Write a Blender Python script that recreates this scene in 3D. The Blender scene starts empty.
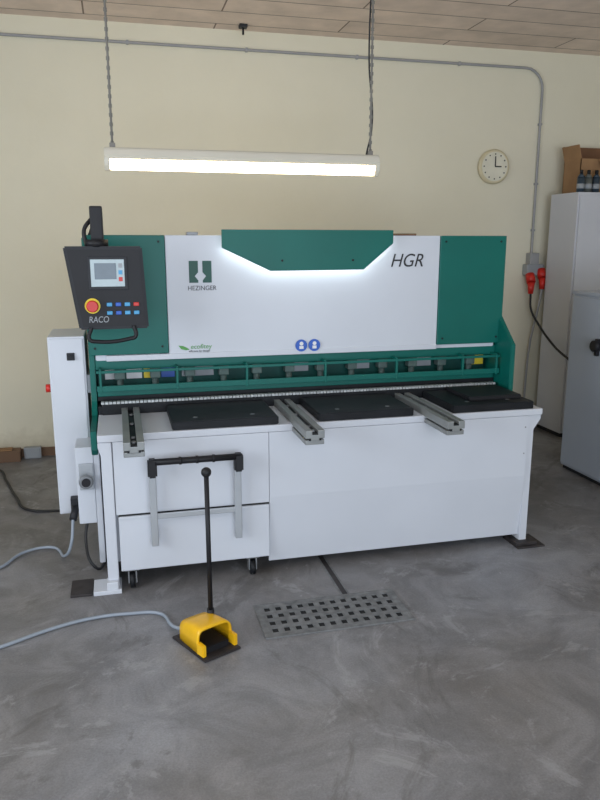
import bpy, bmesh, math, random
from mathutils import Vector, Matrix
random.seed(4)
sc=bpy.context.scene
sc.view_settings.view_transform='Standard'
col=sc.collection

# ---------------------------------------------------------------- materials
def newmat(name):
    m=bpy.data.materials.new(name); m.use_nodes=True
    nt=m.node_tree; b=nt.nodes['Principled BSDF']; return m,nt,b
def mat(name,c,rough=.5,metal=0,var=.06,scale=6,bump=0,bscale=60,emit=None,es=0,spec=.5):
    m,nt,b=newmat(name)
    b.inputs['Roughness'].default_value=rough; b.inputs['Metallic'].default_value=metal
    b.inputs['Specular IOR Level'].default_value=spec
    tc=nt.nodes.new('ShaderNodeTexCoord'); n=nt.nodes.new('ShaderNodeTexNoise')
    n.inputs['Scale'].default_value=scale; n.inputs['Detail'].default_value=5
    nt.links.new(tc.outputs['Object'],n.inputs['Vector'])
    r=nt.nodes.new('ShaderNodeValToRGB')
    r.color_ramp.elements[0].position=.3; r.color_ramp.elements[1].position=.7
    r.color_ramp.elements[0].color=tuple(v*(1-var) for v in c)+(1,)
    r.color_ramp.elements[1].color=tuple(min(1,v*(1+var)) for v in c)+(1,)
    nt.links.new(n.outputs['Fac'],r.inputs['Fac']); nt.links.new(r.outputs['Color'],b.inputs['Base Color'])
    if bump:
        n2=nt.nodes.new('ShaderNodeTexNoise'); n2.inputs['Scale'].default_value=bscale; n2.inputs['Detail'].default_value=4
        nt.links.new(tc.outputs['Object'],n2.inputs['Vector'])
        bp=nt.nodes.new('ShaderNodeBump'); bp.inputs['Strength'].default_value=bump; bp.inputs['Distance'].default_value=.01
        nt.links.new(n2.outputs['Fac'],bp.inputs['Height']); nt.links.new(bp.outputs['Normal'],b.inputs['Normal'])
    if emit:
        b.inputs['Emission Color'].default_value=tuple(emit)+(1,); b.inputs['Emission Strength'].default_value=es
    return m
M={}
M['white']=mat('painted_white_steel',(.56,.585,.63),.38,0,.03,2)
M['teal']=mat('painted_teal_steel',(.001,.115,.092),.42,0,.08,3,spec=.3)
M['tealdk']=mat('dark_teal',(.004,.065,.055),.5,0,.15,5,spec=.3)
M['black']=mat('black_steel',(.008,.009,.011),.5,0,.3,8,.1,80,spec=.25)
M['blackpl']=mat('black_plastic',(.012,.012,.014),.5,0,.1,spec=.3)
M['charcoal']=mat('charcoal_panel',(.020,.021,.025),.5,0,.1,spec=.3)
M['steel']=mat('machined_steel',(.22,.23,.24),.5,.5,.15,15)
M['dullsteel']=mat('dull_steel',(.08,.12,.11),.6,.2,.2,15)
M['alum']=mat('aluminium_profile',(.23,.24,.235),.4,.35,.12,10)
M['handle']=mat('grey_handle_tube',(.36,.38,.40),.4,.2,.05)
M['rule']=mat('rule_strip',(.42,.44,.44),.4,.2,.3,40)
M['darkhole']=mat('dark_recess',(.01,.011,.012),.8,0,.2)
M['yellow']=mat('yellow_enamel',(.80,.45,.01),.35,0,.1,12)
M['red']=mat('red_plastic',(.55,.02,.012),.4,0,.1)
M['redring']=mat('yellow_disc',(.8,.6,.03),.5)
M['blue']=mat('sign_blue',(.01,.09,.45),.4)
M['bbtn']=mat('button_cyan',(.05,.3,.55),.4)
M['logo']=mat('logo_green',(.003,.07,.05),.5)
M['ink']=mat('ink_black',(.015,.015,.017),.5)
M['whitep']=mat('white_print',(.75,.75,.75),.5)
M['dimp']=mat('grey_print',(.30,.32,.34),.5)
M['leaf']=mat('leaf_green',(.08,.3,.06),.5)
M['screen']=mat('screen_glass',(.20,.24,.26),.2,0,.15,20,emit=(.30,.40,.42),es=.45)
M['scrwin']=mat('screen_window',(.05,.07,.09),.2,0,.15,20,emit=(.05,.08,.10),es=.5)
M['cab']=mat('cabinet_grey',(.55,.56,.60),.45,0,.03,2)
M['cablow']=mat('cabinet_blue_grey',(.42,.46,.53),.45,0,.03,2)
M['card']=mat('cardboard',(.30,.17,.08),.85,0,.15,6)
M['cardin']=mat('cardboard_inner',(.20,.10,.05),.85,0,.15,6)
M['conduit']=mat('grey_pvc',(.33,.33,.33),.5)
M['chain']=mat('dull_chain',(.20,.19,.17),.6,.2)
M['cable']=mat('black_rubber',(.015,.015,.016),.6)
M['hose']=mat('grey_blue_cable',(.27,.31,.36),.5)
M['clock']=mat('clock_face',(.72,.69,.56),.5)
M['clockrim']=mat('clock_rim',(.66,.58,.38),.4)
M['brown']=mat('brown_wood',(.16,.09,.05),.7)
M['grate']=mat('galvanised_grate',(.17,.175,.175),.6,.2,.3,30,.2)
M['plate']=mat('floor_plate',(.035,.03,.03),.6,.2,.3,20)
M['bott']=mat('bottle_dark',(.03,.05,.07),.35)
M['bott2']=mat('bottle_grey',(.10,.11,.10),.4)
M['lamphouse']=mat('lamp_housing',(.60,.57,.48),.5,0,.03)
M['diff']=mat('lamp_diffuser',(.9,.85,.7),.4,0,.02,emit=(1,.82,.52),es=13)
M['led']=mat('led_strip',(.9,.9,.9),.4,0,.01,emit=(.92,.97,1),es=10)

# wall
m,nt,b=newmat('cream_plaster'); M['wall']=m
def noise(s,d=6,ro=.6,dist=0):
    n=nt.nodes.new('ShaderNodeTexNoise'); n.inputs['Scale'].default_value=s; n.inputs['Detail'].default_value=d; n.inputs['Roughness'].default_value=ro
    n.inputs['Distortion'].default_value=dist
    nt.links.new(tc.outputs['Object'],n.inputs['Vector']); return n
def ramp(inp,p0,c0,p1,c1):
    r=nt.nodes.new('ShaderNodeValToRGB'); e=r.color_ramp.elements
    e[0].position=p0;e[0].color=c0+(1,);e[1].position=p1;e[1].color=c1+(1,)
    nt.links.new(inp,r.inputs['Fac']); return r
def mix(kind,fac,a,bb):
    x=nt.nodes.new('ShaderNodeMix'); x.data_type='RGBA'; x.blend_type=kind
    if isinstance(fac,float): x.inputs[0].default_value=fac
    else: nt.links.new(fac,x.inputs[0])
    nt.links.new(a,x.inputs[6]); nt.links.new(bb,x.inputs[7]); return x
tc=nt.nodes.new('ShaderNodeTexCoord')
r=ramp(noise(.9,8).outputs['Fac'],.3,(.72,.675,.525),.75,(.78,.735,.585))
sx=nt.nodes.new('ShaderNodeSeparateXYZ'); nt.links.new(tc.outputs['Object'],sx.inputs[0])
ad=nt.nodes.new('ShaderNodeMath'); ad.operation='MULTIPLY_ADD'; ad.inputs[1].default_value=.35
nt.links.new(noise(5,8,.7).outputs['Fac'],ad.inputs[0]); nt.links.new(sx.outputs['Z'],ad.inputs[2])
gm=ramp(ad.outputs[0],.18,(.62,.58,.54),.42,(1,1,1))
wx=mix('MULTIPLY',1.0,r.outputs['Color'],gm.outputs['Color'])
nt.links.new(wx.outputs[2],b.inputs['Base Color']); b.inputs['Roughness'].default_value=.85
n2=noise(40)
bp=nt.nodes.new('ShaderNodeBump'); bp.inputs['Strength'].default_value=.12; bp.inputs['Distance'].default_value=.01
nt.links.new(n2.outputs['Fac'],bp.inputs['Height']); nt.links.new(bp.outputs['Normal'],b.inputs['Normal'])

# floor: worn, stained concrete
m,nt,b=newmat('worn_concrete'); M['floor']=m
tc=nt.nodes.new('ShaderNodeTexCoord')
big=ramp(noise(.7,6,.6,.4).outputs['Fac'],.36,(.165,.155,.148),.66,(.245,.248,.262))
med=ramp(noise(2.6,12,.68,1.2).outputs['Fac'],.40,(.74,.74,.74),.62,(1.10,1.10,1.10))
fine=ramp(noise(120,3,.7).outputs['Fac'],.33,(.86,.86,.86),.67,(1.12,1.12,1.12))
x1=mix('MULTIPLY',1.0,big.outputs['Color'],med.outputs['Color'])
x2=mix('MULTIPLY',1.0,x1.outputs[2],fine.outputs['Color'])
pale=nt.nodes.new('ShaderNodeRGB'); pale.outputs[0].default_value=(.33,.33,.335,1)
pm=ramp(noise(1.6,14,.75,2.6).outputs['Fac'],.56,(0,0,0),.62,(.5,.5,.5))
x3=mix('MIX',pm.outputs['Color'],x2.outputs[2],pale.outputs[0])
dark=nt.nodes.new('ShaderNodeRGB'); dark.outputs[0].default_value=(.085,.08,.076,1)
v=nt.nodes.new('ShaderNodeTexVoronoi'); v.inputs['Scale'].default_value=1.5
nz=noise(5,5); va=nt.nodes.new('ShaderNodeMix'); va.data_type='RGBA'; va.inputs[0].default_value=.16
nt.links.new(tc.outputs['Object'],va.inputs[6]); nt.links.new(nz.outputs['Color'],va.inputs[7]); nt.links.new(va.outputs[2],v.inputs['Vector'])
dm=ramp(v.outputs['Distance'],.04,(.7,.7,.7),.075,(0,0,0))
x4=mix('MIX',dm.outputs['Color'],x3.outputs[2],dark.outputs[0])
dk2=ramp(noise(1.1,14,.72,2.4).outputs['Fac'],.38,(.5,.5,.5),.44,(0,0,0))
x5=mix('MIX',dk2.outputs['Color'],x4.outputs[2],dark.outputs[0])
# speckle of white paint / dust
v2=nt.nodes.new('ShaderNodeTexVoronoi'); v2.inputs['Scale'].default_value=9; nt.links.new(va.outputs[2],v2.inputs['Vector'])
spk=ramp(v2.outputs['Distance'],.05,(.7,.7,.7),.09,(0,0,0)); gate=ramp(noise(1.4,4).outputs['Fac'],.5,(0,0,0),.6,(1,1,1))
sg=mix('MULTIPLY',1.0,spk.outputs['Color'],gate.outputs['Color'])
x6=mix('MIX',sg.outputs[2],x5.outputs[2],pale.outputs[0])
nt.links.new(x6.outputs[2],b.inputs['Base Color'])
rr=ramp(noise(2.0,8,.6).outputs['Fac'],.35,(.34,.34,.34),.65,(.58,.58,.58)); nt.links.new(rr.outputs['Color'],b.inputs['Roughness'])
bp=nt.nodes.new('ShaderNodeBump'); bp.inputs['Strength'].default_value=.12; bp.inputs['Distance'].default_value=.01
nt.links.new(noise(50,5).outputs['Fac'],bp.inputs['Height']); nt.links.new(bp.outputs['Normal'],b.inputs['Normal'])

# ceiling boards
m,nt,b=newmat('ceiling_boards'); M['ceil']=m
tc=nt.nodes.new('ShaderNodeTexCoord')
w=nt.nodes.new('ShaderNodeTexBrick'); w.inputs['Scale'].default_value=1; w.inputs['Brick Width'].default_value=1.9; w.inputs['Row Height'].default_value=.30
w.inputs['Mortar Size'].default_value=.006
w.inputs['Color1'].default_value=(.84,.70,.60,1); w.inputs['Color2'].default_value=(.74,.61,.52,1); w.inputs['Mortar'].default_value=(.25,.18,.14,1)
nt.links.new(tc.outputs['Object'],w.inputs['Vector'])
n=noise(4,6,.6); n=ramp(n.outputs['Fac'],.3,(.85,.85,.85),.7,(1.1,1.1,1.1)); x=mix('MULTIPLY',1.0,w.outputs['Color'],n.outputs['Color'])
nt.links.new(x.outputs[2],b.inputs['Base Color']); b.inputs['Roughness'].default_value=.8

# ---------------------------------------------------------------- helpers
def emp(name,loc=(0,0,0)):
    e=bpy.data.objects.new(name,None); e.location=loc; e.empty_display_size=.1; col.objects.link(e); return e
def fin(bm,name,par,m,smooth=False,loc=None):
    bmesh.ops.recalc_face_normals(bm,faces=bm.faces)
    me=bpy.data.meshes.new(name); bm.to_mesh(me); bm.free()
    if smooth:
        for p in me.polygons: p.use_smooth=True
    o=bpy.data.objects.new(name,me); col.objects.link(o)
    me.materials.append(M[m] if isinstance(m,str) else m)
    if par is not None:
        o.parent=par; o.matrix_parent_inverse=Matrix.Translation(-par.location)
    return o
def box(name,par,x0,x1,y0,y1,z0,z1,m,bev=.003,seg=2):
    bm=bmesh.new(); bmesh.ops.create_cube(bm,size=1)
    for v in bm.verts: v.co=Vector(((x0+x1)/2+v.co.x*(x1-x0),(y0+y1)/2+v.co.y*(y1-y0),(z0+z1)/2+v.co.z*(z1-z0)))
    if bev: bmesh.ops.bevel(bm,geom=bm.edges[:],offset=min(bev,abs(x1-x0)/3,abs(y1-y0)/3,abs(z1-z0)/3),segments=seg,affect='EDGES',profile=.6)
    return fin(bm,name,par,m)
def prism(name,par,pts,axis,a0,a1,m,bev=.003):
    bm=bmesh.new()
    def P(p,a):
        return {'Y':(p[0],a,p[1]),'X':(a,p[0],p[1]),'Z':(p[0],p[1],a)}[axis]
    A=[bm.verts.new(P(p,a0)) for p in pts]; B=[bm.verts.new(P(p,a1)) for p in pts]
    bm.faces.new(A); bm.faces.new(B[::-1])
    for i in range(len(pts)):
        j=(i+1)%len(pts); bm.faces.new((A[i],A[j],B[j],B[i]))
    bmesh.ops.recalc_face_normals(bm,faces=bm.faces)
    if bev: bmesh.ops.bevel(bm,geom=bm.edges[:],offset=bev,segments=2,affect='EDGES')
    return fin(bm,name,par,m)
def cyl(name,par,a,b,r,m,r2=None,seg=24,bev=0):
    a=Vector(a);b=Vector(b);d=b-a
    bm=bmesh.new(); bmesh.ops.create_cone(bm,cap_ends=True,segments=seg,radius1=r,radius2=r if r2 is None else r2,depth=d.length)
    if bev: bmesh.ops.bevel(bm,geom=[e for e in bm.edges if len(e.link_faces)==2 and any(len(f.verts)>4 for f in e.link_faces)],offset=bev,segments=2,affect='EDGES')
    q=d.to_track_quat('Z','Y').to_matrix().to_4x4()
    bmesh.ops.transform(bm,matrix=Matrix.Translation((a+b)/2)@q,verts=bm.verts)
    o=fin(bm,name,par,m)
    for p in o.data.polygons: p.use_smooth=len(p.vertices)<=4
    return o
def ball(name,par,c,r,m,sc=(1,1,1)):
    bm=bmesh.new(); bmesh.ops.create_uvsphere(bm,u_segments=20,v_segments=12,radius=r)
    for v in bm.verts: v.co=Vector((v.co.x*sc[0]+c[0],v.co.y*sc[1]+c[1],v.co.z*sc[2]+c[2]))
    return fin(bm,name,par,m,True)
def tube(name,par,pts,r,m,poly=False):
    cu=bpy.data.curves.new(name,'CURVE'); cu.dimensions='3D'; cu.bevel_depth=r; cu.bevel_resolution=4; cu.resolution_u=10; cu.use_fill_caps=True
    if poly:
        s=cu.splines.new('POLY'); s.points.add(len(pts)-1)
        for i,p in enumerate(pts): s.points[i].co=tuple(p)+(1,)
    else:
        s=cu.splines.new('BEZIER'); s.bezier_points.add(len(pts)-1)
        for i,p in enumerate(pts):
            bpn=s.bezier_points[i]; bpn.co=p; bpn.handle_left_type=bpn.handle_right_type='AUTO'
    tmp=bpy.data.objects.new(name+'_c',cu); col.objects.link(tmp)
    dg=bpy.context.evaluated_depsgraph_get(); dg.update()
    me=bpy.data.meshes.new_from_object(tmp.evaluated_get(dg)); bpy.data.objects.remove(tmp)
    me.name=name
    for p in me.polygons: p.use_smooth=True
    me.materials.clear(); me.materials.append(M[m])
    o=bpy.data.objects.new(name,me); col.objects.link(o)
    if par is not None: o.parent=par; o.matrix_parent_inverse=Matrix.Translation(-par.location)
    return o
def text(name,par,s,x,z,y,size,m,shear=0,sx=1.0,align='LEFT',rot=None):
    cu=bpy.data.curves.new(name,'FONT'); cu.body=s; cu.size=size; cu.shear=shear; cu.extrude=.0006; cu.align_x=align
    tmp=bpy.data.objects.new(name+'_c',cu); col.objects.link(tmp)
    dg=bpy.context.evaluated_depsgraph_get(); dg.update()
    me=bpy.data.meshes.new_from_object(tmp.evaluated_get(dg)); bpy.data.objects.remove(tmp)
    T=Matrix.Translation((x,y,z))@Matrix.Rotation(math.pi/2,4,'X')@Matrix.Diagonal((sx,1,1,1))
    me.transform(T); me.materials.clear(); me.materials.append(M[m])
    o=bpy.data.objects.new(name,me); col.objects.link(o)
    if par is not None: o.parent=par; o.matrix_parent_inverse=Matrix.Translation(-par.location)
    return o

# ---------------------------------------------------------------- room
XL,XR,YF,YB,ZC=-2.8,5.3,-5.6,2.54,3.29
box('floor',None,XL-.15,XR+.15,YF-.15,YB+.15,-.1,0,'floor',0)
box('ceiling',None,XL-.15,XR+.15,YF-.15,YB+.15,ZC,ZC+.1,'ceil',0)
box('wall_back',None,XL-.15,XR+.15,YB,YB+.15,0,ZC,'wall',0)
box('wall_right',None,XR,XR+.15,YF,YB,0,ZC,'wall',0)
def wall_open(name,axis,c0,c1,a0,a1,o0,o1,z0,z1):
    bm=bmesh.new()
    def addb(p0,p1,q0,q1):
        r=bmesh.ops.create_cube(bm,size=1)
        for v in r['verts']:
            a=(p0+p1)/2+v.co.x*(p1-p0); c=(c0+c1)/2+v.co.y*(c1-c0); z=(q0+q1)/2+v.co.z*(q1-q0)
            v.co=Vector((a,c,z)) if axis=='Y' else Vector((c,a,z))
    addb(a0,o0,0,ZC); addb(o1,a1,0,ZC); addb(o0,o1,z1,ZC)
    if z0>0: addb(o0,o1,0,z0)
    return fin(bm,name,None,'wall')
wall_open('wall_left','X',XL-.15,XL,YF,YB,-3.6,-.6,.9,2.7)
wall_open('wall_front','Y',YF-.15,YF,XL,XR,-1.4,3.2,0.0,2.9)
wn=emp('window_1',(XL-.07,-2.1,1.8))
for i,(y0,y1,z0,z1) in enumerate([(-3.6,-3.54,.9,2.7),(-.66,-.6,.9,2.7),(-3.54,-.66,.9,.96),(-3.54,-.66,2.64,2.7),(-2.13,-2.07,.96,2.64)]):
    box('frame_%d'%(i+1),wn,XL-.1,XL-.04,y0,y1,z0,z1,'white')

# ---------------------------------------------------------------- guillotine shear
G=emp('guillotine_shear',(1.17,.5,0))
YP=.4845
prism('upper_frame_body',G,[(.50,1.08),(.50,1.725),(1.15,1.725),(1.35,1.45),(1.35,.1),(.72,.1),(.72,1.08)],'X',.0,2.33,'white',.004)
prism('side_frame_left',G,[(.50,.86),(.50,1.72),(1.2,1.72),(1.4,1.45),(1.4,.66),(.16,.66),(.12,.70),(.12,.79),(.44,.80)],'X',-.035,-.005,'teal')
prism('side_frame_left_lower',G,[(.30,.02),(.30,.659),(1.4,.659),(1.4,.02)],'X',-.035,-.005,'white')
prism('side_frame_right',G,[(.32,.80),(.32,1.11),(.50,1.27),(.50,1.72),(1.2,1.72),(1.4,1.45),(1.4,.02),(.64,.02),(.64,.80)],'X',2.345,2.375,'teal')
box('front_cover_white',G,.385,1.945,YP,.502,1.105,1.733,'white',.003)
box('front_cover_lip',G,.055,1.945,YP-.006,.502,1.078,1.108,'white',.003)
box('corner_cover_left',G,-.03,.383,YP-.006,.502,1.112,1.733,'teal',.004)
box('corner_cover_right',G,1.947,2.366,YP-.006,.502,1.103,1.733,'teal',.004)
for i,(x,z) in enumerate([(.0,1.70),(.35,1.70),(.0,1.15),(.35,1.15),(1.98,1.70),(2.33,1.70),(1.98,1.14),(2.33,1.14)]):
    cyl('cover_screw_%d'%(i+1),G,(x,YP-.010,z),(x,YP-.004,z),.006,'black',seg=10)
pl=[(.675,1.762),(1.635,1.762),(1.635,1.69),(1.465,1.548),(.935,1.545),(.675,1.668)]
prism('centre_plate',G,pl,'Y',.425,.435,'teal',.002)
box('centre_plate_mount',G,1.0,1.4,.435,YP,1.60,1.74,'teal',.002)
def strip(nm,a,b):
    a=Vector(a);b=Vector(b);d=(b-a).normalized();nn=Vector((-d.y,d.x))*.006
    prism(nm,G,[(a+nn)[:],(b+nn)[:],(b-nn)[:],(a-nn)[:]],'Y',.440,.452,'led',0)
strip('led_strip_1',(.69,1.679),(.935,1.560)); strip('led_strip_2',(.94,1.560),(1.46,1.563)); strip('led_strip_3',(1.465,1.565),(1.62,1.70))
cyl('plate_bolt_1',G,(1.0,.42,1.60),(1.0,.428,1.60),.006,'black',seg=10); cyl('plate_bolt_2',G,(1.4,.42,1.60),(1.4,.428,1.60),.006,'black',seg=10)
box('top_clamp_1',G,1.66,1.80,.49,.55,1.733,1.745,'brown'); box('top_clamp_2',G,.50,.56,.49,.55,1.733,1.75,'steel')
x0,z0,x1,z1=.505,1.485,.625,1.60
prism('logo_part_1',G,[(x0,z1),(x0+.048,z1),(x0+.048,z0+.055),(x0+.03,z0+.035),(x0+.048,z0+.012),(x0+.048,z0),(x0,z0)],'Y',YP-.003,YP+.001,'logo',0)
prism('logo_part_2',G,[(x1,z1),(x1-.048,z1),(x1-.048,z0+.055),(x1-.03,z0+.035),(x1-.048,z0+.012),(x1-.048,z0),(x1,z0)],'Y',YP-.003,YP+.001,'logo',0)
text('logo_text',G,'HEZINGER',.495,1.445,YP-.002,.035,'ink',0,.93)
text('series_text',G,'HGR',1.640,1.560,YP-.002,.105,'ink',.28,.93)
text('eco_text',G,'ecofitey',.50,1.130,YP-.002,.036,'leaf',.1)
text('eco_text_small',G,'efficient by design',.49,1.112,YP-.002,.016,'ink',.1)
prism('eco_leaf',G,[(.435,1.150),(.45,1.130),(.475,1.123),(.495,1.127),(.475,1.140),(.46,1.147)],'Y',YP-.003,YP+.001,'leaf',0)
for i,x in enumerate((1.120,1.196)):
    cyl('safety_sign_%d'%(i+1),G,(x,YP-.010,1.128),(x,YP-.004,1.128),.034,'blue',seg=32)
    cyl('safety_sign_head_%d'%(i+1),G,(x,YP-.012,1.139),(x,YP-.008,1.139),.011,'whitep',seg=16)
    box('safety_sign_body_%d'%(i+1),G,x-.012,x+.012,YP-.012,YP-.008,1.109,1.126,'whitep',.001)
# throat
box('hold_down_beam',G,-.005,2.345,.505,.60,1.028,1.085,'teal',.004)
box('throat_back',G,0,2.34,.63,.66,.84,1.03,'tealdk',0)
box('guard_rail_lower',G,-.0,2.34,.43,.445,.925,.955,'teal',.002)
box('guard_rail_upper',G,.0,2.34,.43,.445,1.022,1.036,'teal',.002)
box('blade_beam',G,0,2.34,.50,.56,.885,.925,'teal',.003)
box('blade',G,.0,2.34,.495,.52,.862,.886,'black',.002)
for i in range(12):
    x=.12+i*.19
    box('hold_down_body_%d'%(i+1),G,x-.028,x+.028,.55,.61,.965,1.03,'dullsteel',.006)
    cyl('hold_down_foot_%d'%(i+1),G,(x,.575,.90),(x,.575,.965),.018,'dullsteel')
for i,x in enumerate((.02,.42,.80,1.25,1.68,2.10,2.32)):
    box('guard_post_%d'%(i+1),G,x-.006,x+.006,.428,.447,.92,1.04,'teal',.002)
    box('guard_arm_%d'%(i+1),G,x-.006,x+.006,.44,.51,1.03,1.045,'teal',.002)
for i,(a,b2,mm_) in enumerate(((.04,.10,'whitep'),(.155,.24,'whitep'),(.25,.285,'redring'),(.345,.42,'blue'),(.46,.48,'dimp'),(.53,.64,'dimp'),(1.10,1.2,'dimp'),(1.48,1.58,'dimp'),(1.88,1.98,'dimp'))):
    box('throat_label_%d'%(i+1),G,a,b2,.625,.632,.955,1.02,mm_,.001)
box('warning_label',G,2.24,2.32,.600,.610,.955,1.015,'redring',.001)
box('throat_bed_strip',G,0,2.34,.44,.63,.80,.845,'black',.003)
box('measuring_rule',G,.02,2.32,.425,.44,.80,.862,'black',.002)
bm=bmesh.new()
for i in range(115):
    xx=.025+i*.02
    r=bmesh.ops.create_cube(bm,size=1)
    for v in r['verts']: v.co=Vector((xx+v.co.x*.0165,.437+v.co.y*.03,.864+v.co.z*.012))
fin(bm,'rule_teeth',G,'rule')
# table
box('table_top',G,-.0,2.375,.0,.64,.765,.80,'white',.004)
prism('table_end_right',G,[(2.375,.765),(2.375,.74),(2.335,.68),(2.335,.02),(2.29,.02),(2.29,.765)],'Y',.012,.60,'white',.003)
prism('apron_panel_right',G,[(.0,.764),(.0,.42),(.035,.055),(.047,.055),(.014,.42),(.014,.764)],'X',.832,2.292,'white',.001)
box('apron_panel_left',G,.068,.830,.0,.014,.395,.764,'white',.002)
box('inner_body_box',G,.06,2.29,.05,.6,.13,.76,'white',0)  # plain white inner body behind the apron panels
prism('leg_left',G,[(-.0,.764),(-.0,.74),(.012,.70),(.012,.02),(.064,.02),(.064,.764)],'Y',-.004,.62,'white',.003)
box('leg_left_foot',G,-.06,.075,-.04,.10,.0,.022,'white',.003)
box('leg_left_toe',G,.005,.06,-.035,.03,.02,.06,'white',.004)
box('leg_right_foot',G,2.25,2.38,-.03,.10,.010,.028,'plate',.003)
box('leveling_plate_left',G,-.17,-.065,-.03,.14,0,.012,'plate',.002)
box('leveling_plate_right',G,2.25,2.42,-.05,.12,0,.010,'plate',.002)
for i,z in enumerate((.70,.55)):
    cyl('apron_screw_%d'%(i+1),G,(2.275,.02,z),(2.275,-.002,z) ,.004,'steel',seg=10)
# black table plates
for i,(a,b2) in enumerate(((.355,.885),(1.095,1.615),(1.84,2.325))):
    prism('table_plate_%d'%(i+1),G,[(a,.012),(b2,.012),(b2,.42),(a,.42)],'Z',.80,.842,'black',.004)
    for j,xx in enumerate((a+.12,b2-.12)):
        cyl('plate_hole_%d_%d'%(i+1,j+1),G,(xx,.09,.8422),(xx,.09,.8428),.012,'steel',seg=20)
prism('table_tray',G,[(1.98,.10),(2.30,.10),(2.30,.40),(1.98,.40)],'Z',.842,.864,'blackpl',.005)
# support arms with T slots
def arm(i,x,yb):
    h=.046; yf=-.285
    for nm,a,b2,z0,z1 in (('web',x-.02,x+.02,.785,.815),('flange_l',x-h,x-.014,.797,.836),('flange_r',x+.014,x+h,.797,.836),('base',x-h,x+h,.765,.788)):
        box('support_arm_%d_%s'%(i,nm),G,a,b2,yf if nm!='base' else yf+.008,yb if nm!='base' else -.005,z0,z1,'alum',.003)
    box('support_arm_%d_slot'%i,G,x-.014,x+.014,yf+.002,yb,.80,.820,'black',0)
    box('support_arm_%d_end_recess'%i,G,x-.03,x+.03,yf+.004,yf+.02,.786,.799,'black',0)
    for k,yy in enumerate((-.24,-.16,.10,.3)):
        cyl('support_arm_%d_bolt_%d'%(i,k+1),G,(x,yy,.818),(x,yy,.828),.010,'steel',seg=12)
arm(1,.165,.45); arm(2,.995,.44); arm(3,1.715,.44)
# scrap cart docked in the front
box('scrap_cart_front',G,.078,.828,-.004,.012,.10,.385,'white',.003)
box('scrap_cart_lip',G,.078,.828,-.008,.0,.372,.385,'white',.002)
box('scrap_cart_gap',G,.078,.828,.004,.02,.383,.398,'darkhole',0)
for i,x in enumerate((.13,.74)):
    cyl('caster_wheel_%d'%(i+1),G,(x-.012,.02,.04),(x+.012,.02,.04),.04,'black')
    box('caster_fork_a_%d'%(i+1),G,x-.022,x-.015,-.0,.05,.03,.10,'steel',.001)
    box('caster_fork_b_%d'%(i+1),G,x+.015,x+.022,-.0,.05,.03,.10,'steel',.001)
    box('caster_plate_%d'%(i+1),G,x-.035,x+.035,-.0,.07,.095,.102,'steel',.001)
for i,x in enumerate((.247,.662)):
    box('cart_handle_post_%d'%(i+1),G,x-.017,x+.017,-.052,-.03,.235,.655,'handle',.004)
    box('cart_handle_mount_%d'%(i+1),G,x-.012,x+.012,-.032,-.003,.27,.33,'handle',.003)
    box('cart_handle_mount_up_%d'%(i+1),G,x-.017,x+.017,-.085,-.03,.64,.665,'blackpl',.004)
    prism('cart_handle_grip_end_%d'%(i+1),G,[(x-.022,.60),(x+.022,.60),(x+.022,.69),(x-.022,.69)],'Y',-.10,-.05,'blackpl',.008)
cyl('cart_handle_bar',G,(.235,-.082,.675),(.675,-.082,.675),.016,'blackpl')
for i,x in enumerate((.38,.46,.54)): cyl('cart_handle_collar_%d'%(i+1),G,(x-.006,-.082,.675),(x+.006,-.082,.675),.019,'blackpl')
box('cart_handle_cross_bar',G,.262,.648,-.048,-.036,.375,.402,'handle',.003)
# side adjusting box with handwheel
box('blade_gap_box',G,-.125,-.036,.30,.62,.25,.665,'white',.004)
cyl('handwheel_hub',G,(-.075,.30,.50),(-.075,.235,.50),.022,'steel')
cyl('handwheel_rim',G,(-.075,.245,.50),(-.075,.225,.50),.036,'steel',bev=.005)
cyl('handwheel_cap',G,(-.075,.225,.50),(-.075,.215,.50),.022,'blackpl')
box('bearing_plate',G,-.11,-.04,.285,.30,.44,.58,'handle',.003)
# electrical cabinet on the left
box('electrical_cabinet',G,-.238,-.052,.50,.88,.24,1.215,'white',.005)
box('electrical_cabinet_door',G,-.228,-.062,.493,.50,.25,1.205,'white',.003)
box('cabinet_bracket',G,-.055,-.03,.55,.75,.9,1.0,'white',.002)
box('main_switch_plate',G,-.145,-.105,.485,.494,1.09,1.13,'charcoal',.003)
cyl('main_switch_knob',G,(-.125,.487,1.11),(-.125,.47,1.11),.012,'blackpl')
box('inlet_socket',G,-.175,-.125,.45,.494,.27,.345,'charcoal',.006)
cyl('inlet_plug',G,(-.15,.45,.29),(-.165,.40,.24),.02,'charcoal')
cyl('side_emergency_knob',G,(-.238,.58,.93),(-.268,.58,.93),.022,'red')
tube('supply_cable',G,[(-.165,.40,.24),(-.18,.36,.12),(-.22,.42,.03),(-.31,.60,.012),(-.44,.57,.012),(-.56,.38,.012),(-.9,.2,.012),(-1.4,.2,.012)],.008,'hose')
tube('rear_cable',G,[(-.1,.85,.3),(-.2,1.0,.1),(-.36,1.19,.012),(-.50,1.25,.012),(-.60,1.5,.012),(-.72,1.9,.012),(-.82,2.2,.012),(-1.1,2.4,.012)],.009,'cable')
tube('motor_cable',G,[(-.08,.36,.28),(-.10,.30,.15),(-.06,.20,.05),(.0,.35,.012),(.2,.8,.012)],.008,'cable')
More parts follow.
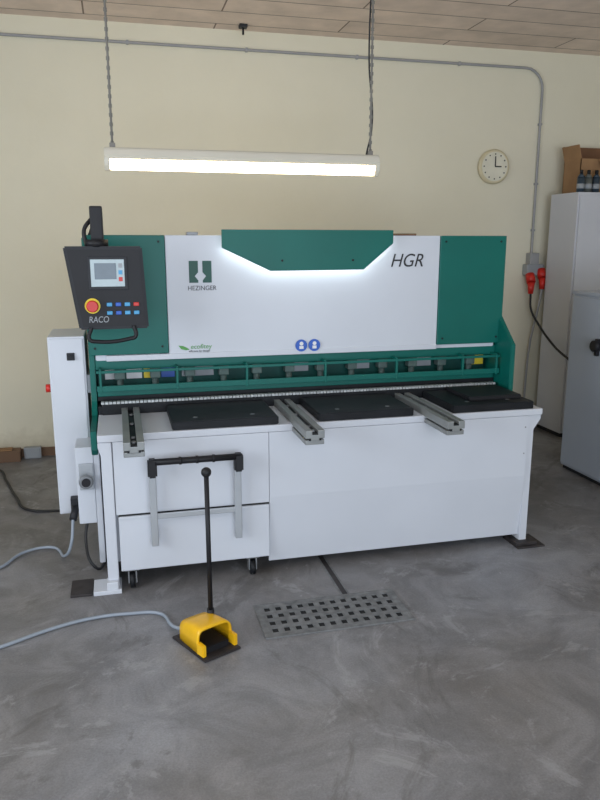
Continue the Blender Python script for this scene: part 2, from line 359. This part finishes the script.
# control pendant
prism('control_box',G,[(-.108,1.678),(.255,1.678),(.272,1.285),(-.055,1.285)],'Y',.17,.29,'charcoal',.008)
prism('control_face',G,[(-.090,1.663),(.243,1.663),(.259,1.300),(-.037,1.300)],'Y',.164,.171,'blackpl',.002)
box('display_frame',G,.0,.182,.158,.166,1.475,1.63,'charcoal',.004)
box('display_screen',G,.012,.168,.154,.160,1.49,1.618,'screen',.002)
box('display_window',G,.030,.13,.152,.1545,1.525,1.60,'scrwin',.001)
for i in range(3): box('display_key_%d'%(i+1),G,.14,.158,.152,.1545,1.515+i*.032,1.535+i*.032,['red','bbtn','dimp'][i],.001)
cyl('emergency_stop_ring',G,(.012,.165,1.40),(.012,.155,1.40),.036,'redring',seg=32)
cyl('emergency_stop_stem',G,(.012,.158,1.40),(.012,.135,1.40),.016,'red')
cyl('emergency_stop_head',G,(.012,.14,1.40),(.012,.118,1.40),.028,'red',bev=.004)
for i in range(4):
    for j in range(2):
        x=.09+i*.042; z=1.405-j*.040
        box('button_%d_%d'%(j+1,i+1),G,x-.013,x+.013,.155,.166,z-.009,z+.009,['bbtn','blue','bbtn','red' ][i] if j==0 else ['bbtn','blue','bbtn','bbtn'][i],.003)
text('maker_text',G,'RACO',-.01,1.320,.1625,.042,'dimp',.15,.8)
tube('pendant_handle',G,[(.0,.16,1.295),(-.01,.15,1.24),(.02,.15,1.230),(.18,.15,1.240),(.205,.15,1.250),(.20,.16,1.30)],.010,'blackpl')
box('pendant_arm_post',G,.02,.080,.22,.30,1.675,1.865,'blackpl',.008)
box('pendant_arm_top',G,.025,.075,.25,.60,1.80,1.86,'blackpl',.008)
box('pendant_arm_foot',G,.025,.075,.53,.60,1.72,1.80,'blackpl',.006)
cyl('pendant_swivel',G,(.045,.23,1.675),(.045,.23,1.71),.055,'blackpl')
tube('pendant_cable',G,[(.0,.24,1.68),(-.01,.26,1.75),(.02,.3,1.80),(.03,.5,1.79),(.0,.6,1.72)],.010,'cable')

# ---------------------------------------------------------------- foot pedal
F=emp('foot_pedal',(.425,-.60,0))
cA=math.radians(24)
def FL(u,v,z):
    return Vector((.425+u*math.cos(cA)+v*.46, -.60+u*math.sin(cA)-v*.89, z))
def fprism(name,pts,z0,z1,m,bev=.003):
    return prism(name,F,[FL(u,v,0)[:2] for u,v in pts],'Z',z0,z1,m,bev)
fprism('base_plate',[(-.090,-.13),(.088,-.13),(.088,.125),(-.090,.125)],.0,.012,'plate')
bm=bmesh.new()
N=20
rows=[]
for v,h,w in ((-.105,.060,.066),(-.092,.085,.074),(-.05,.098,.078),(.0,.105,.080),(.05,.108,.083),(.065,.105,.085)):
    row=[]
    for k in range(N+1):
        t=math.pi*k/N
        c=math.cos(t); s=math.sin(t)
        uu=-w*(abs(c)**.35)*(1 if c>0 else -1); zz=.012+h*(abs(s)**.35)
        row.append(bm.verts.new(FL(uu,v,zz)))
    rows.append(row)
for i in range(len(rows)-1):
    for k in range(N): bm.faces.new((rows[i][k],rows[i][k+1],rows[i+1][k+1],rows[i+1][k]))
bm.faces.new(rows[0])
o=fin(bm,'hood',F,'yellow',True)
so=o.modifiers.new('s','SOLIDIFY'); so.thickness=.008; so.offset=-1
fprism('treadle_block',[(-.055,-.07),(.055,-.07),(.055,.085),(-.055,.085)],.012,.04,'blackpl')
fprism('toe_guard',[(-.086,.06),(-.068,.06),(-.068,.105),(-.086,.105)],.012,.065,'yellow')
fprism('toe_guard_r',[(.068,.06),(.086,.06),(.086,.105),(.068,.105)],.012,.065,'yellow')
P0=FL(.060,-.055,.10)
cyl('carry_rod',F,P0,(P0.x-.002,P0.y,.74),.0105,'blackpl')
ball('carry_knob',F,(P0.x-.002,P0.y,.752),.022,'blackpl')
cyl('rod_socket',F,(P0.x,P0.y,.08),(P0.x,P0.y,.125),.016,'blackpl')
q=FL(-.03,-.11,.03)
tube('pedal_cable',F,[q,q+Vector((-.05,.06,-.01)),(.24,-.30,.010),(.11,-.27,.010),(-.05,-.27,.010),(-.20,-.31,.010),(-.44,-.43,.010),(-.8,-.6,.010),(-1.3,-.7,.010)],.0078,'hose')

# ---------------------------------------------------------------- floor grate
gr=emp('floor_grate',(1.03,-.48,0))
box('pit',gr,.70,1.36,-.615,-.345,.0005,.002,'darkhole',0)
bm=bmesh.new()
nx,ny=25,9
X0,X1,Y0,Y1=.695,1.365,-.62,-.34
def edges(n,a,b,wide):
    tot=sum((wide if i%2 else 1) for i in range(n)); out=[a]; s=a
    for i in range(n): s+=(b-a)*(wide if i%2 else 1)/tot; out.append(s)
    return out
ex=edges(nx,X0,X1,1.0); ey=edges(ny,Y0,Y1,1.25)
g={}
for i in range(nx+1):
    for j in range(ny+1): g[i,j]=bm.verts.new((ex[i],ey[j],.007))
for i in range(nx):
    for j in range(ny):
        if i%2==1 and j%2==1: continue
        bm.faces.new((g[i,j],g[i+1,j],g[i+1,j+1],g[i,j+1]))
o=fin(bm,'perforated_plate',gr,'grate'); s=o.modifiers.new('s','SOLIDIFY'); s.thickness=.004; s.offset=-1
for i,(a,b2,c,d) in enumerate(((.68,1.38,-.632,-.618),(.68,1.38,-.342,-.328),(.68,.697,-.62,-.34),(1.363,1.38,-.62,-.34))):
    box('grate_frame_%d'%(i+1),gr,a,b2,c,d,0,.008,'grate',.001)
box('drain_channel_edge_1',gr,1.12,1.128,-.325,.2,0,.004,'grate',0)
box('drain_channel_edge_2',gr,1.155,1.163,-.325,.2,0,.004,'grate',0)
box('drain_channel',gr,1.128,1.155,-.325,.2,0,.0015,'plate',0)

# ---------------------------------------------------------------- hanging lamp
L=emp('fluorescent_lamp',(.865,.7,2.13))
def lampsec(name,prof,x0,x1,m):
    prism(name,L,prof,'X',x0,x1,m,.004)
lampsec('housing',[(.655,2.125),(.648,2.14),(.66,2.175),(.675,2.186),(.725,2.186),(.74,2.175),(.752,2.14),(.745,2.125)],.10,1.63,'lamphouse')
lampsec('diffuser',[(.658,2.127),(.742,2.127),(.738,2.10),(.72,2.074),(.68,2.074),(.662,2.10)],.125,1.605,'diff')
for i,x in enumerate((.113,1.617)):
    lampsec('end_cap_%d'%(i+1),[(.652,2.135),(.748,2.135),(.744,2.095),(.722,2.068),(.678,2.068),(.656,2.095)],x-.014,x+.014,'lamphouse')
for i,x in enumerate((.145,1.585)):
    cyl('suspension_%d'%(i+1),L,(x,.7,2.18),(x,.7,3.288),.006,'chain',seg=8)
    bm=bmesh.new()
    for k in range(46):
        T=Matrix.Translation((x,.7,2.21+k*.023))@Matrix.Rotation(math.pi/2*(k%2),4,'Z')
        r=bmesh.ops.create_cube(bm,size=1)
        for v in r['verts']: v.co=T@Vector((v.co.x*.018,v.co.y*.006,v.co.z*.018))
    fin(bm,'chain_%d'%(i+1),L,'chain')
    box('clip_%d'%(i+1),L,x-.015,x+.015,.69,.71,2.18,2.21,'chain',.003)
tube('lamp_cord',L,[(1.56,.7,2.18),(1.60,.72,2.35),(1.575,.72,2.7),(1.59,.72,3.28)],.005,'cable')

# ---------------------------------------------------------------- wall things
c=emp('wall_clock',(3.36,2.5,2.335))
cyl('case',c,(3.36,2.538,2.335),(3.36,2.495,2.335),.145,'clockrim',seg=48,bev=.01)
cyl('dial',c,(3.36,2.496,2.335),(3.36,2.490,2.335),.122,'clock',seg=48)
for i in range(12):
    a=i*math.pi/6; 
    cyl('hour_mark_%d'%(i+1),c,(3.36+.103*math.sin(a),2.4905,2.335+.103*math.cos(a)),(3.36+.103*math.sin(a),2.487,2.335+.103*math.cos(a)),.006,'ink',seg=8)
box('minute_hand',c,3.356,3.364,2.482,2.487,2.335,2.42,'ink',.001); box('hour_hand',c,3.36,3.42,2.483,2.488,2.33,2.34,'ink',.001)

c=emp('electrical_conduit',(3.0,2.52,3.1))
tube('pipe',c,[(-2.7,2.522,3.15)]+[(3.62,2.522,3.15)]+[(3.62+.17*math.sin(a),2.522,2.98+.17*math.cos(a)) for a in (.26,.52,.78,1.05,1.3,1.57)]+[(3.79,2.522,1.60)],.011,'conduit',True)
for i,x in enumerate((-1.5,-.6,.3,1.2,2.1,3.0)): box('clamp_%d'%(i+1),c,x-.009,x+.009,2.510,2.539,3.135,3.165,'conduit',.002)
for i,z in enumerate((2.7,2.2,1.8)): box('clamp_v%d'%(i+1),c,3.775,3.805,2.510,2.539,z-.009,z+.009,'conduit',.002)

c=emp('power_socket',(3.79,2.5,1.5))
box('housing',c,3.745,3.835,2.46,2.538,1.48,1.60,'conduit',.006)
box('double_outlet',c,3.715,3.885,2.45,2.538,1.40,1.50,'dimp',.01)
for i,(x,dz) in enumerate(((3.75,-.03),(3.86,.01))):
    cyl('plug_collar_%d'%(i+1),c,(x,2.46,1.44+dz),(x-.005,2.42,1.37+dz),.040,'red')
    cyl('plug_body_%d'%(i+1),c,(x-.005,2.42,1.37+dz),(x-.01,2.41,1.27+dz),.033,'red',r2=.022)
tube('plug_cord_1',c,[(3.74,2.41,1.25),(3.75,2.40,1.1),(3.78,2.32,.98),(3.80,2.1,.82),(3.78,1.7,.66),(3.68,1.4,.4),(3.62,1.33,.1),(3.60,1.32,.01)],.010,'cable')
tube('plug_cord_2',c,[(3.85,2.41,1.28),(3.83,2.42,1.1),(3.80,2.46,.8),(3.79,2.48,.3),(3.79,2.48,.01)],.010,'conduit')

box('baseboard_back',None,XL,3.8,2.525,2.54,0,.07,'brown',.002)
c=emp('wood_offcut',(-.75,2.45,0)); box('block',c,-.86,-.68,2.40,2.50,0,.09,'brown',.004); box('block_top',c,-.84,-.74,2.41,2.49,.09,.10,'card',.003)
c=emp('junction_box',(-.6,2.5,.07)); box('body',c,-.66,-.53,2.47,2.52,.0,.09,'dimp',.005); box('lid',c,-.65,-.54,2.464,2.47,.01,.08,'dimp',.003)

# ---------------------------------------------------------------- cabinets on the right
c=emp('storage_cabinet',(4.3,2.18,0))
box('body',c,3.86,4.82,1.99,2.38,.04,2.10,'cab',.004)
box('plinth',c,3.88,4.80,2.01,2.37,0,.04,'charcoal',.002)
box('door_left_leaf',c,3.875,4.335,1.975,1.99,.07,2.075,'cab',.003)
box('door_right_leaf',c,4.345,4.805,1.975,1.99,.07,2.075,'cab',.003)
box('handle_plate',c,4.28,4.31,1.96,1.975,1.0,1.15,'blackpl',.004)
c=emp('metal_cabinet',(3.7,.8,0))
box('body',c,3.375,3.90,.25,1.24,.03,1.325,'cablow',.004)
box('top_cap',c,3.365,3.91,.24,1.25,1.325,1.35,'cablow',.004)
box('plinth',c,3.39,3.89,.26,1.23,0,.03,'charcoal',.002)
box('door_leaf_a',c,3.36,3.375,.75,1.225,.05,1.31,'cablow',.003)
box('door_leaf_b',c,3.36,3.375,.265,.74,.05,1.31,'cablow',.003)
cyl('lock_knob',c,(3.36,.89,.99),(3.31,.89,.99),.04,'blackpl',bev=.006)
box('handle',c,3.335,3.36,.875,.905,.92,1.04,'blackpl',.005)

c=emp('cardboard_box',(4.15,2.2,2.10))
bx=(3.95,4.45,2.12,2.36); zt=2.38
box('side_front',c,bx[0],bx[1],bx[2],bx[2]+.006,2.10,zt,'card',0); box('side_rear',c,bx[0],bx[1],bx[3]-.006,bx[3],2.10,zt,'card',0)
box('side_l',c,bx[0],bx[0]+.006,bx[2],bx[3],2.10,zt,'card',0); box('side_r',c,bx[1]-.006,bx[1],bx[2],bx[3],2.10,zt,'card',0)
box('bottom',c,bx[0],bx[1],bx[2],bx[3],2.10,2.106,'cardin',0)
prism('flap_rear',c,[(2.357,zt),(2.363,zt),(2.39,2.50),(2.384,2.50)],'X',bx[0],bx[1],'cardin',0)
prism('flap_left',c,[(3.95,zt),(3.956,zt),(3.925,2.49),(3.919,2.49)],'Y',bx[2],bx[3],'card',0)
prism('flap_front',c,[(2.12,zt),(2.126,zt),(2.05,2.32),(2.044,2.325)],'X',bx[0]+.16,bx[1],'card',0)
for i,(x,mm) in enumerate(((3.915,'bott'),(3.985,'bott2'),(4.06,'bott'))):
    c=emp('spray_bottle',(x,2.05,2.10))
    cyl('bottle_body',c,(x,2.05,2.10),(x,2.05,2.22),.031,mm,bev=.004)
    cyl('bottle_label',c,(x,2.05,2.13),(x,2.05,2.17),.0315,'dimp')
    cyl('bottle_shoulder',c,(x,2.05,2.22),(x,2.05,2.25),.031,mm,r2=.012)
    cyl('bottle_cap',c,(x,2.05,2.25),(x,2.05,2.28),.014,'blackpl')

c=emp('ceiling_bracket',(1.15,2.38,3.27)); box('plate',c,1.12,1.18,2.35,2.41,3.265,3.29,'charcoal',.004); cyl('hook',c,(1.15,2.38,3.265),(1.15,2.38,3.22),.008,'charcoal')

# ---------------------------------------------------------------- lights
def area(name,loc,rot,sx,sy,p,colr):
    l=bpy.data.lights.new(name,'AREA'); l.shape='RECTANGLE'; l.size=sx; l.size_y=sy; l.energy=p; l.color=colr
    o=bpy.data.objects.new(name,l); o.location=loc; o.rotation_euler=rot; col.objects.link(o); return o
area('door_daylight',(.9,YF-.2,1.5),(math.radians(90),0,0),4.4,2.7,175,(.78,.87,1))
area('window_daylight',(XL-.2,-2.1,1.8),(math.radians(90),0,math.radians(-90)),2.8,1.7,115,(.82,.90,1))
w=bpy.data.worlds.new('sky'); sc.world=w; w.use_nodes=True
w.node_tree.nodes['Background'].inputs[0].default_value=(.75,.85,1,1); w.node_tree.nodes['Background'].inputs[1].default_value=.8

# ---------------------------------------------------------------- camera
f,pi,ya=720.67,.2164,.2465
fw=Vector((math.sin(ya)*math.cos(pi),math.cos(ya)*math.cos(pi),-math.sin(pi)))
r=Vector((math.cos(ya),-math.sin(ya),0)); u=r.cross(fw)
cam=bpy.data.cameras.new('camera'); cam.sensor_fit='VERTICAL'; cam.sensor_height=32; cam.sensor_width=24; cam.lens=f*32/800
co=bpy.data.objects.new('camera',cam); col.objects.link(co)
mm=Matrix((r,u,-fw)).transposed().to_4x4(); mm.translation=Vector((.1287,-3.4317,1.7)); co.matrix_world=mm
sc.camera=co
